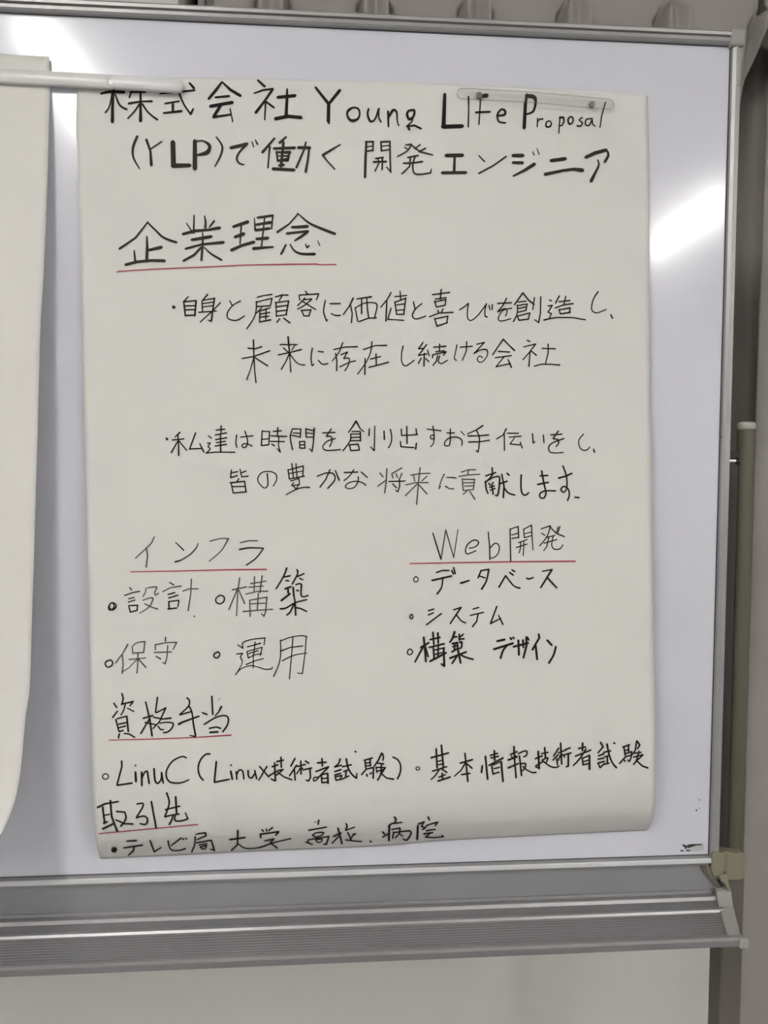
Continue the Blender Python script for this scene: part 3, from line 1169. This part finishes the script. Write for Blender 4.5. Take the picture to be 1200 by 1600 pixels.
~ 950,294,11 922,312,11 925,335,10 950,338,11 967,315,9 962,298,10 950,294,11
B 320 860 6
308,885,9 358,918,10
~ 358,918,9 358,865,10 440,835,9 565,820,9
565,820,9 555,885,8
298,972,10 355,965,10
355,965,9 332,1000,9 348,1030,9
~ 348,1025,8 345,1070,7 290,1165,8
398,905,9 522,870,12
395,950,9 408,1010,10
395,948,9 538,908,9
538,908,9 520,985,9
410,968,9 500,940,10
410,1008,10 460,980,8 535,968,8
472,858,9 455,1000,8 455,1102,8
388,1070,10 470,1035,9 548,1015,9
~ 288,1165,10 340,1110,8 430,1080,8 500,1095,8 570,1115,9 625,1110,10 632,1095,9
~ 708,840,9 712,930,9 700,1050,8 645,1182,9
~ 708,850,9 800,815,8 900,800,9 958,808,9
952,810,9 940,960,8 915,1155,9
915,1155,9 868,1150,7
826,815,9 812,1000,8 793,1205,9
708,945,12 800,910,9 918,895,10
~ 728,1035,11 830,985,9 955,962,8

L web_heading
C k
B 630 810 4
185,92,7 236,255,8
C g
236,255,7 266,72,6
266,72,7 316,245,6
316,245,6 342,70,5
C k
~ 412,186,6 445,180,6 470,158,7 465,140,7 440,136,7 405,160,7 390,195,7 400,222,7 455,202,6
532,85,6 540,180,7 542,258,7
~ 545,182,7 575,155,6 600,172,6 595,215,6 570,243,6 548,248,6
668,65,6 672,270,7
668,68,6 718,50,6
718,50,7 722,122,6
678,104,6 718,92,6
680,126,7 722,118,6
752,68,6 802,42,6
802,42,7 806,130,6 812,198,5
752,68,6 758,122,6
762,95,5 800,86,5
760,120,6 802,108,6
720,152,6 775,132,6
708,182,7 775,160,6
735,150,6 732,190,6 725,215,6
755,145,6 750,232,6
862,65,6 920,46,7
~ 920,48,7 905,100,6 880,140,6 852,172,6
865,92,6 885,105,6
915,50,6 955,92,7 1008,114,7
968,55,6 960,85,6
980,50,6 968,88,6
893,120,6 948,106,6
880,155,6 960,132,6
910,118,6 898,175,6 878,202,5
~ 938,110,6 928,165,6 945,192,7 980,190,7 998,165,5
C r
42,282,6 670,271,7 1075,268,8
L database
C k
~ 80,363,6 65,377,6 70,395,6 88,394,6 93,374,6 78,363,6
208,338,9 245,325,8 285,325,8
180,388,11 302,360,10
~ 248,370,9 240,430,8 212,472,10
303,325,9 314,348,9
315,308,9 325,345,9
360,405,12 412,388,9
485,330,9 468,372,9
485,327,9 535,318,9
~ 535,318,10 520,390,9 490,442,11
478,360,8 512,372,8
598,430,10 640,358,9
~ 640,358,9 690,420,8 730,436,10
665,338,9 688,354,10
680,322,8 697,333,9
772,374,10 785,379,10 812,370,9
870,330,7 930,320,8
930,320,11 860,432,10
900,370,10 960,434,10
L system
B 620 930 4.2857
~ 98,128,8 88,140,8 92,156,8 105,155,8 108,140,8 98,128,8
212,103,9 247,93,9
212,132,9 245,118,8
200,197,9 298,123,9
380,98,8 430,82,9
430,82,10 358,190,9
~ 398,130,9 430,170,8 460,185,9
510,93,8 548,82,9
492,135,8 580,115,9
545,122,9 535,175,9 507,210,10
670,75,9 628,188,10
628,190,10 695,155,8
682,135,8 710,195,10
L build_design
~ 90,360,8 72,375,8 76,396,8 96,396,8 106,378,8 90,360,8
180,282,13 188,360,12 195,445,12
160,350,12 215,318,12
182,335,12 122,447,10
188,335,11 210,412,11
242,248,12 248,330,11
275,252,12 278,320,11
222,298,11 290,282,11

215,350,11 318,325,12
245,352,11 250,430,11
250,368,9 320,352,9
314,355,12 318,475,14
318,475,12 298,460,10
222,443,13 330,386,13
278,330,10 275,420,11
250,398,9 305,384,9
~ 388,245,14 372,290,12 355,315,11
375,280,11 402,278,11
418,262,11 418,302,10
418,285,9 445,262,10
420,295,10 450,292,10
372,325,13 405,318,12
375,345,10 405,338,10
388,325,11 385,362,11
368,380,11 402,360,11
405,315,11 410,375,12
~ 420,318,11 435,312,11 432,350,11 415,358,9
355,422,13 465,380,12
410,370,13 428,455,12
405,405,12 370,457,11
~ 420,395,11 460,415,11 512,430,11
672,308,13 722,297,14
650,362,14 778,322,14
~ 740,335,12 712,370,12 695,422,13
760,285,12 768,296,12
778,282,11 785,290,11
782,345,13 880,320,14
814,302,13 818,400,13
868,280,13 868,340,13 848,420,12
845,300,12 848,350,12
872,280,12 884,300,12
950,262,13 955,285,12 908,365,13
930,338,13 940,430,13
1008,302,14 1038,335,13
~ 1065,345,13 1050,400,12 1018,455,12
L qualification_heading
C k
B 150 900 20
~ 460,1075,40 405,1045,38 395,960,38 450,862,36 530,835,38 628,900,38 610,985,52 520,1075,38
B 140 1080 5
190,95,11 212,128,11
218,155,10 180,205,12
~ 252,18,12 262,60,11 250,105,11
256,100,11 340,80,11 315,115,9
~ 278,105,10 265,150,9 245,185,9
295,132,8 345,158,10
215,215,10 290,195,10
205,222,12 215,260,11 228,310,11
290,195,12 302,315,13
228,258,11 285,246,11
230,285,11 280,272,11
232,316,11 262,306,11
232,335,11 225,365,12
272,330,10 310,335,11 352,360,11
418,212,12 495,190,12
438,85,11 470,220,12 488,350,13
468,215,10 400,330,11
432,245,10 520,262,10
530,48,12 522,110,11 515,165,11
522,168,10 595,130,11
595,130,12 545,240,10 495,292,9
500,203,10 570,218,11 635,210,12
~ 550,250,9 600,243,10 652,252,11 640,292,11 610,318,11 578,324,11
535,275,10 555,300,10 578,300,9
~ 760,52,12 780,75,11 770,120,11 705,182,10
705,185,11 798,158,11
697,258,18 725,242,14 855,195,12
~ 780,120,12 800,170,11 810,250,12 828,350,13
825,355,10 785,345,8
955,40,13 962,182,12
882,168,12 918,182,12
1030,120,15 1010,160,10 982,192,9
~ 895,260,12 980,208,11 1050,190,11 1082,208,12 1078,260,12 1040,318,12
935,290,12 990,280,11 1025,290,12
940,322,14 1002,318,14
1005,70,3 1022,55,3
C r
152,382,6 500,374,7 830,361,7 1105,343,9
C k
L certificates
~ 125,645,8 103,657,8 105,680,8 125,688,8 146,675,8 145,655,8 125,645,8
250,545,12 252,590,12 215,728,12
215,735,13 332,718,13
357,580,13 360,580,13
358,632,14 362,705,16
406,632,13 408,738,14
~ 408,680,12 428,637,11 448,625,12 456,660,12 465,720,13
~ 503,605,13 510,690,13 530,720,13 558,690,12 562,640,12
562,635,13 575,718,12
~ 755,520,11 720,511,11 650,545,11 605,610,11 600,670,12 630,710,12 690,718,11 740,708,10 775,692,9
~ 940,490,13 905,495,12 865,540,12 848,600,12 860,660,12 888,695,12
990,550,13 975,705,13
975,712,13 1092,688,12
1104,578,13 1107,578,13
1103,625,14 1115,688,14
B 360 1150 5
45,278,12 50,338,12
~ 48,302,11 70,266,11 95,275,11 105,335,11
~ 138,270,12 142,315,12 165,328,12 188,298,11
190,270,12 205,335,11
228,238,11 300,320,11
285,238,11 222,345,10
345,210,12 352,350,13
325,240,12 372,225,12
300,312,12 365,275,11
345,350,12 318,335,10
395,165,12 398,245,12
362,200,13 415,188,12
370,270,11 412,262,11 362,305,11
372,285,11 420,320,11 480,342,12
505,175,13 472,235,12
518,228,12 462,310,11
500,265,12 506,345,12
550,195,12 552,298,12
525,238,11 585,222,11
548,248,10 518,295,10
560,250,10 572,268,10
585,195,11 612,212,13
580,262,12 635,250,12
622,258,13 625,325,12 610,352,12 592,345,11
715,175,12 718,235,12
680,210,13 748,205,13
668,278,12 768,240,12
~ 765,245,12 710,300,11 670,345,10 650,350,10 655,325,10 690,322,10
710,305,11 715,365,12
710,302,11 760,292,11
760,292,13 763,370,14
720,332,10 755,328,10
715,365,12 763,360,12
~ 858,178,12 845,215,11 815,240,11
815,243,11 868,228,11
815,278,12 865,262,12
815,305,12 862,292,12
818,318,11 825,345,12
820,318,11 872,308,11
872,308,11 858,338,11
825,346,11 865,338,11
875,240,12 945,225,12
~ 905,178,14 920,250,13 950,300,13 985,330,13
985,330,13 988,290,8
885,278,11 925,262,11
905,270,12 900,320,12
872,338,11 925,312,11
975,120,14 980,124,14
B 570 1140 5
-5,240,11 58,222,13
2,242,12 8,300,12
40,230,12 45,285,12
8,262,10 40,258,10
8,285,10 45,280,10
-25,352,12 12,308,12 70,296,11
68,298,11 65,380,13
15,350,13 18,364,13
40,345,11 52,338,11
~ 132,184,13 105,240,12 75,285,11
~ 135,184,12 146,210,11 142,240,10
98,262,11 148,268,11
88,295,11 162,298,11
88,298,10 95,335,10
98,325,11 150,312,11
~ 130,270,11 125,345,11 100,395,12
160,298,11 125,350,11
130,345,11 170,378,11 225,388,13
~ 220,215,12 260,238,12 280,285,11 275,340,11 255,385,12
~ 415,290,7 400,298,7 405,315,7 425,312,7 428,298,7 415,290,7
518,220,14 655,182,13
558,150,13 565,300,12
598,122,14 615,300,13
570,248,10 608,240,10
570,275,10 610,268,10
528,325,12 640,290,11
578,318,11 550,360,10 518,390,9
600,308,11 642,335,12
580,372,11 630,352,11
605,340,12 608,388,11
572,402,14 668,370,13
745,262,13 842,235,13
782,185,12 795,300,12 805,405,13
785,262,11 750,320,10 700,364,9
792,262,11 838,302,12
755,352,12 822,342,12
918,282,13 912,335,14
942,208,13 960,388,14
980,202,12 1038,185,12
1012,165,14 1015,240,13
985,222,11 1045,208,11
970,280,13 1080,222,13
992,285,12 1003,350,12
1000,278,9 1062,250,10
1065,250,14 1080,405,14
1010,305,10 1052,295,10
1008,345,11 1048,333,11
B 790 1140 5
65,132,13 72,260,12 82,375,13
38,195,12 90,172,12
20,238,14 92,212,13
45,208,10 58,225,10
80,205,10 65,228,10
20,300,13 100,265,12
~ 100,188,11 145,168,11 168,172,11 160,205,11 140,212,10
108,205,12 125,360,13
~ 118,268,11 155,265,11 152,298,11 130,322,10
135,288,10 165,315,10 205,336,11 238,335,12
232,228,12 288,205,12
255,170,14 262,305,14
262,302,12 235,290,10
238,282,11 290,252,11
305,140,13 312,225,13
282,188,11 332,178,11
~ 290,235,11 330,222,11 315,262,10
~ 285,240,11 345,285,11 390,296,11 418,285,10
415,145,12 375,208,11
412,195,12 370,238,11
400,225,12 405,275,12
430,105,13 438,270,13
412,182,11 470,160,11
432,190,10 412,240,10
445,195,10 462,215,10
465,158,12 505,142,12
455,198,11 512,182,12
490,190,14 490,285,13
490,287,12 472,290,10
602,105,14 600,165,13
570,148,13 625,135,12
545,208,12 665,160,13
~ 628,150,11 585,220,11 530,280,11
655,200,14 656,310,15
598,225,11 655,202,11
600,225,11 605,275,11
605,250,10 645,240,10
605,276,11 648,265,11
742,100,14 762,135,12 722,182,11
725,205,12 768,190,12
722,232,12 768,222,12
720,262,12 772,248,12
722,262,11 738,298,12
738,298,12 772,265,11
765,178,11 822,165,12
~ 792,112,13 810,200,13 835,260,12 866,298,14
775,212,11 802,205,11
795,215,12 795,268,12
770,272,11 808,262,11
845,105,14 853,107,14
915,137,12 968,118,13
925,140,12 935,200,13
960,125,12 960,180,12
938,162,10 965,156,10
938,188,11 985,172,11
890,265,12 938,212,12 985,198,11
~ 985,175,11 978,225,11 965,250,10
928,240,12 934,248,12
955,238,11 962,244,11
1025,88,13 1012,165,11 985,200,10
1028,90,12 1048,120,12 1030,150,11
1005,185,11 1058,178,11
1000,215,11 1072,196,11
~ 1042,170,11 1022,240,11 1000,272,12
1072,198,11 1030,238,11
1025,245,11 1070,285,12 1112,300,13
L clients_heading
B 140 1240 5
62,108,15 120,80,13 225,62,12
102,105,13 118,235,12
162,55,14 172,180,13 215,295,13
115,170,10 155,162,10
108,232,11 138,220,11
102,275,14 188,235,13
210,140,11 275,145,11
~ 275,145,11 284,180,11 272,220,11 242,255,12
205,205,10 270,235,11 338,238,12
~ 370,82,12 415,76,11 412,110,11 366,185,11
~ 366,188,11 425,176,11 452,200,11 438,240,12 395,235,10
482,62,13 520,268,12
~ 602,-5,13 622,75,12 588,180,11
592,125,11 705,98,12
672,25,14 680,155,13
588,182,11 640,168,11 700,160,11
650,175,12 640,210,12 622,242,13
~ 668,165,12 665,205,12 690,215,12 740,208,12 768,196,12
748,150,8 768,198,11
C r
72,313,6 845,242,7
C k
L clients_line
188,442,42 196,438,42
290,372,9 365,368,11
268,425,10 412,403,11
350,412,11 340,450,11 305,480,10
472,368,10 505,455,11 558,422,9
~ 612,370,10 625,420,9 645,443,9 700,445,9 748,430,11
640,405,9 712,350,11
724,352,10 735,358,10
750,350,10 758,355,10
830,318,9 905,305,11 908,330,11 840,360,9
~ 825,335,10 820,400,10 798,455,11
835,385,10 950,365,10
950,365,10 975,445,11
975,445,10 945,435,8
855,402,9 915,392,9
865,418,10 912,405,9
915,405,9 905,430,9
865,418,9 880,435,9 905,430,9
B 340 1260 5
95,260,12 215,243,12
158,188,13 155,300,11 108,345,10
~ 165,295,9 210,325,9 270,330,8 330,322,9
346,182,10 358,195,10
380,178,10 385,194,10
430,165,12 400,190,9
335,215,12 338,245,11
335,218,11 475,198,11
478,198,12 455,225,11
370,270,10 440,255,10
440,255,10 410,285,9 465,325,10
330,322,11 450,280,9 572,252,8
790,108,14 785,140,11
759,122,8 763,122,8
712,187,11 850,162,10
~ 742,225,9 770,207,9 828,204,9 812,226,8 770,240,8 742,228,8
705,262,9 870,235,9
705,262,9 712,285,8
690,280,10 740,298,9
868,238,11 850,298,10
850,298,10 828,295,8
~ 765,262,8 815,256,8 812,275,8 782,282,8 768,264,8
905,235,12 965,208,11
940,170,12 972,290,13
955,225,11 895,288,9
~ 1003,135,10 1012,155,12 1000,185,9
1000,188,9 1070,162,9
1018,205,10 1045,268,9
1060,220,12 1078,215,10
1058,225,10 1035,262,9
1000,262,8 1060,270,9 1125,276,9
B 560 1260 5
93,274,14 99,276,14
~ 282,85,14 295,103,12 285,122,11
235,155,11 260,135,11 340,125,10
242,150,14 238,268,14
188,200,10 205,215,12
190,240,10 235,215,10
262,180,9 325,170,10
275,200,11 268,248,11
275,205,10 400,190,10
~ 400,190,11 412,210,11 380,262,12 350,256,9
325,175,10 318,215,10 290,245,10
320,212,9 345,232,9
465,152,14 460,258,14
470,138,11 515,120,10
515,120,10 492,155,10 522,168,10
522,168,11 500,182,9
545,82,12 555,105,12
530,158,12 535,148,10 620,122,10
620,122,11 600,150,10
530,190,10 600,180,10
512,215,11 580,205,10
560,210,10 525,240,10 590,245,9 660,238,9
655,225,9 665,238,10
'''
SLOT = {'k': 0, 'h': 1, 'g': 2, 'r': 3}
lines = []; cur_line = None; col = 'k'; ox = oy = 0; sc = 5.0
for row in INK.split('\n'):
    row = row.strip()
    if not row: continue
    if row[0] == 'L': cur_line = []; lines.append((row[2:], cur_line)); continue
    if row[0] == 'B': a = row.split(); ox, oy, sc = float(a[1]), float(a[2]), float(a[3]); continue
    if row[0] == 'C': col = row[2]; continue
    sm = row[0] == '~'; row = row.lstrip('~ ')
    pts = []
    for q in row.split():
        a = [float(z) for z in q.split(',')]
        pts.append((ox + a[0] / sc, oy + a[1] / sc, a[2] / sc * INKW + .12))
    cur_line.append((SLOT[col], sm, pts))
NAMES = {
 'title': ('title_line', 'bold handwritten title line with a company name'),
 'subtitle': ('title_line', 'second title line starting with letters in brackets'),
 'heading_philosophy': ('heading', 'large four character heading, underlined in red'),
 'body_value': ('text_line', 'bulleted line below the large heading'),
 'body_future': ('text_line', 'indented line, second below the large heading'),
 'body_time': ('text_line', 'second bulleted line, in the middle of the sheet'),
 'body_contribution': ('text_line', 'indented line with bolder characters at its end'),
 'infrastructure': ('heading', 'thin grey heading on the left'),
 'design_build': ('text_line', 'two circled items under the left heading'),
 'maintain_operate': ('text_line', 'lower two circled items under the left heading'),
 'web_heading': ('heading', 'thin heading on the right starting with Web'),
 'database': ('text_line', 'first circled item under the right heading'),
 'system': ('text_line', 'second circled item under the right heading'),
 'build_design': ('text_line', 'third, bolder circled item under the right heading'),
 'qualification_heading': ('heading', 'brush-like heading at the lower left'),
 'certificates': ('text_line', 'long line of two certificates near the bottom'),
 'clients_heading': ('heading', 'lowest heading, three characters'),
 'clients_line': ('text_line', 'last line on the curling bottom edge'),
}
for key, st in lines:
    nm, lab = NAMES[key]
    ink = [s for s in st if s[0] != 3]; red = [s for s in st if s[0] == 3]
    o = obj(nm, ribbons(ink), ['k', 'h', 'g', 'r'], SHEET, label=lab)
    if red: obj('underline', ribbons(red), ['k', 'h', 'g', 'r'], SHEET, label='red underline')

# ---------------------------------------------------------------- blank sheets at the left
def sheet(name, label, edge, top_y, bot_y, dep, x_left, m, NU=40, NV=90):
    t = thing(name, label, 'paper', tuple(pix(edge[-1][1] - 200, 1250, .03)), 'blank sheets at the left')
    V = []
    for j in range(NV + 1):
        v = j / NV; ye = top_y[1] + (bot_y - top_y[1]) * v
        xe = herm(edge, ye)
        for i in range(NU + 1):
            s = i / NU; x = x_left + (xe - x_left) * s
            y = ye + (top_y[0] - top_y[1]) * (1 - s) * (1 - v) * (x_left - xe) / (0 - xe) 
            V.append(pix(x, y, herm(dep, y) + .002 * math.sin(x * .012) * min(1, max(0, (y - 160) / 300))))
    n = NU + 1
    F = [(j * n + i, (j + 1) * n + i, (j + 1) * n + i + 1, j * n + i + 1) for j in range(NV) for i in range(NU)]
    o = obj('paper', (V, F), m, t, smooth=True)
    md = o.modifiers.new('thickness', 'SOLIDIFY'); md.thickness = .00025; md.offset = -1
    return t
sheet('flip_chart_sheet', 'blank cream paper sheet at the left edge, curling forward at its bottom corner',
      [(84, 76.5), (120, 77.5), (140, 77.5), (208, 76), (335, 72), (445, 67), (500, 63.5), (700, 58), (900, 52), (965, 50), (1075, 46.5), (1120, 40), (1200, 32.5), (1240, 26), (1280, 13), (1305, 0), (1330, -22), (1352, -60)],
      (84, 88.5), 1352, [(84, .0045), (135, .005), (208, .012), (335, .020), (445, .027), (500, .031), (900, .050), (1075, .062), (1200, .082), (1250, .098), (1300, .125), (1352, .16)], -300, 'paper_left')
sheet('flip_chart_sheet', 'second blank sheet behind the left one, only its top right corner peeking out',
      [(92, 80), (120, 79.5), (160, 78), (208, 74.5), (335, 68), (500, 60), (900, 50), (1200, 30)],
      (90, 96), 1100, [(90, .0015), (135, .002), (208, .008), (500, .022), (900, .036), (1100, .045)], -290, 'paper')

# ---------------------------------------------------------------- magnetic bars
def bar_mesh(a, b, h, d0, d1, round_ends=True, seg=8, bow=0.0, dome=.5):
    """rounded bar between two photo points; h its height in metres; d0 back, d1 front distance from the board"""
    A = pix(*a, d0); B = pix(*b, d0); ax = (B - A); Ln = ax.length; ax.normalize(); up = Vector((0, 1, 0)).cross(ax); up = -up if up.z < 0 else up
    r = h / 2; bm = bmesh.new()
    prof = []
    for i in range(seg + 1): an = math.pi / 2 + math.pi * i / seg; prof.append((r + r * math.cos(an), r * math.sin(an)) if round_ends else (0, r * math.sin(an)))
    mid = 14
    ring = []
    ring += [(x, y) for x, y in prof]
    ring += [(r + (Ln - 2 * r) * k / mid, -r) for k in range(1, mid)]
    ring += [(Ln - x, -y) for x, y in prof]
    ring += [(Ln - r - (Ln - 2 * r) * k / mid, r) for k in range(1, mid)]
    def pt(x, y, d, sc=1.0):
        bo = bow * math.sin(math.pi * x / Ln)
        cx = min(max(x, r), Ln - r); x2 = cx + (x - cx) * sc; y2 = y * sc
        return A + ax * x2 + up * y2 + Vector((0, -(d - d0) - bo, 0))
    levels = [(d0, .95), (d0 + (d1 - d0) * .12, 1.0), (d0 + (d1 - d0) * dome, 1.0), (d0 + (d1 - d0) * (1 + dome) / 2, .95), (d1, .80)]
    rings = [[bm.verts.new(pt(x, y, d, s)) for x, y in ring] for d, s in levels]
    n = len(ring)
    for k in range(len(rings) - 1):
        for i in range(n): bm.faces.new([rings[k][i], rings[k][(i + 1) % n], rings[k + 1][(i + 1) % n], rings[k + 1][i]])
    # fill front and back with strips between the two long sides so that the bow stays smooth
    for R in (rings[0], rings[-1]):
        s1 = R[:seg + mid + 0 + seg + 1][seg:seg + mid + 1]; s2 = R[seg + mid + seg:] + [R[0]]
        s2 = list(reversed(s2))
        for i in range(len(s1) - 1): bm.faces.new([s1[i], s1[i + 1], s2[i + 1], s2[i]])
        bm.faces.new(R[:seg + 1]); bm.faces.new(R[seg + mid:seg + mid + seg + 1])
    bmesh.ops.recalc_face_normals(bm, faces=bm.faces)
    return bm
def disc_magnet(px, py, r, d0, d1):
    p = pix(px, py, (d0 + d1) / 2); bm = bmesh.new(); cyl(bm, p, r, abs(d1 - d0), 'Y', 20, bev=.0004); return bm
t = thing('magnetic_bar', 'long white plastic magnetic bar across both sheets at the top left', 'magnetic bar', tuple(pix(100, 125, .008)), 'magnetic bars')
b1 = obj('bar_body', bar_mesh((-260, 106.5), (186, 130.5), .0178, .0065, .0130, dome=.7), 'bar', t, smooth=True)
obj('end_sleeve', bar_mesh((168, 129.5), (287.5, 137), .0168, .0068, .0142, dome=.75), 'frost', t, smooth=True, label='frosted clear end piece')
obj('magnet', disc_magnet(173, 128.5, .0036, .0138, .0143), 'magnet', t)
t = thing('magnetic_bar', 'short clear plastic magnetic bar over the title at the top right of the written sheet', 'magnetic bar', tuple(pix(838, 155, .006)), 'magnetic bars')
obj('bar_body', bar_mesh((713.5, 147.5), (958, 165.5), .0140, .0040, .0100, bow=.004, dome=.7), 'clear', t, smooth=False)
obj('magnet', disc_magnet(748.5, 149, .0042, .0052, .0086), 'magnet', t)
obj('magnet', disc_magnet(925, 163, .0040, .0052, .0086), 'magnet', t)
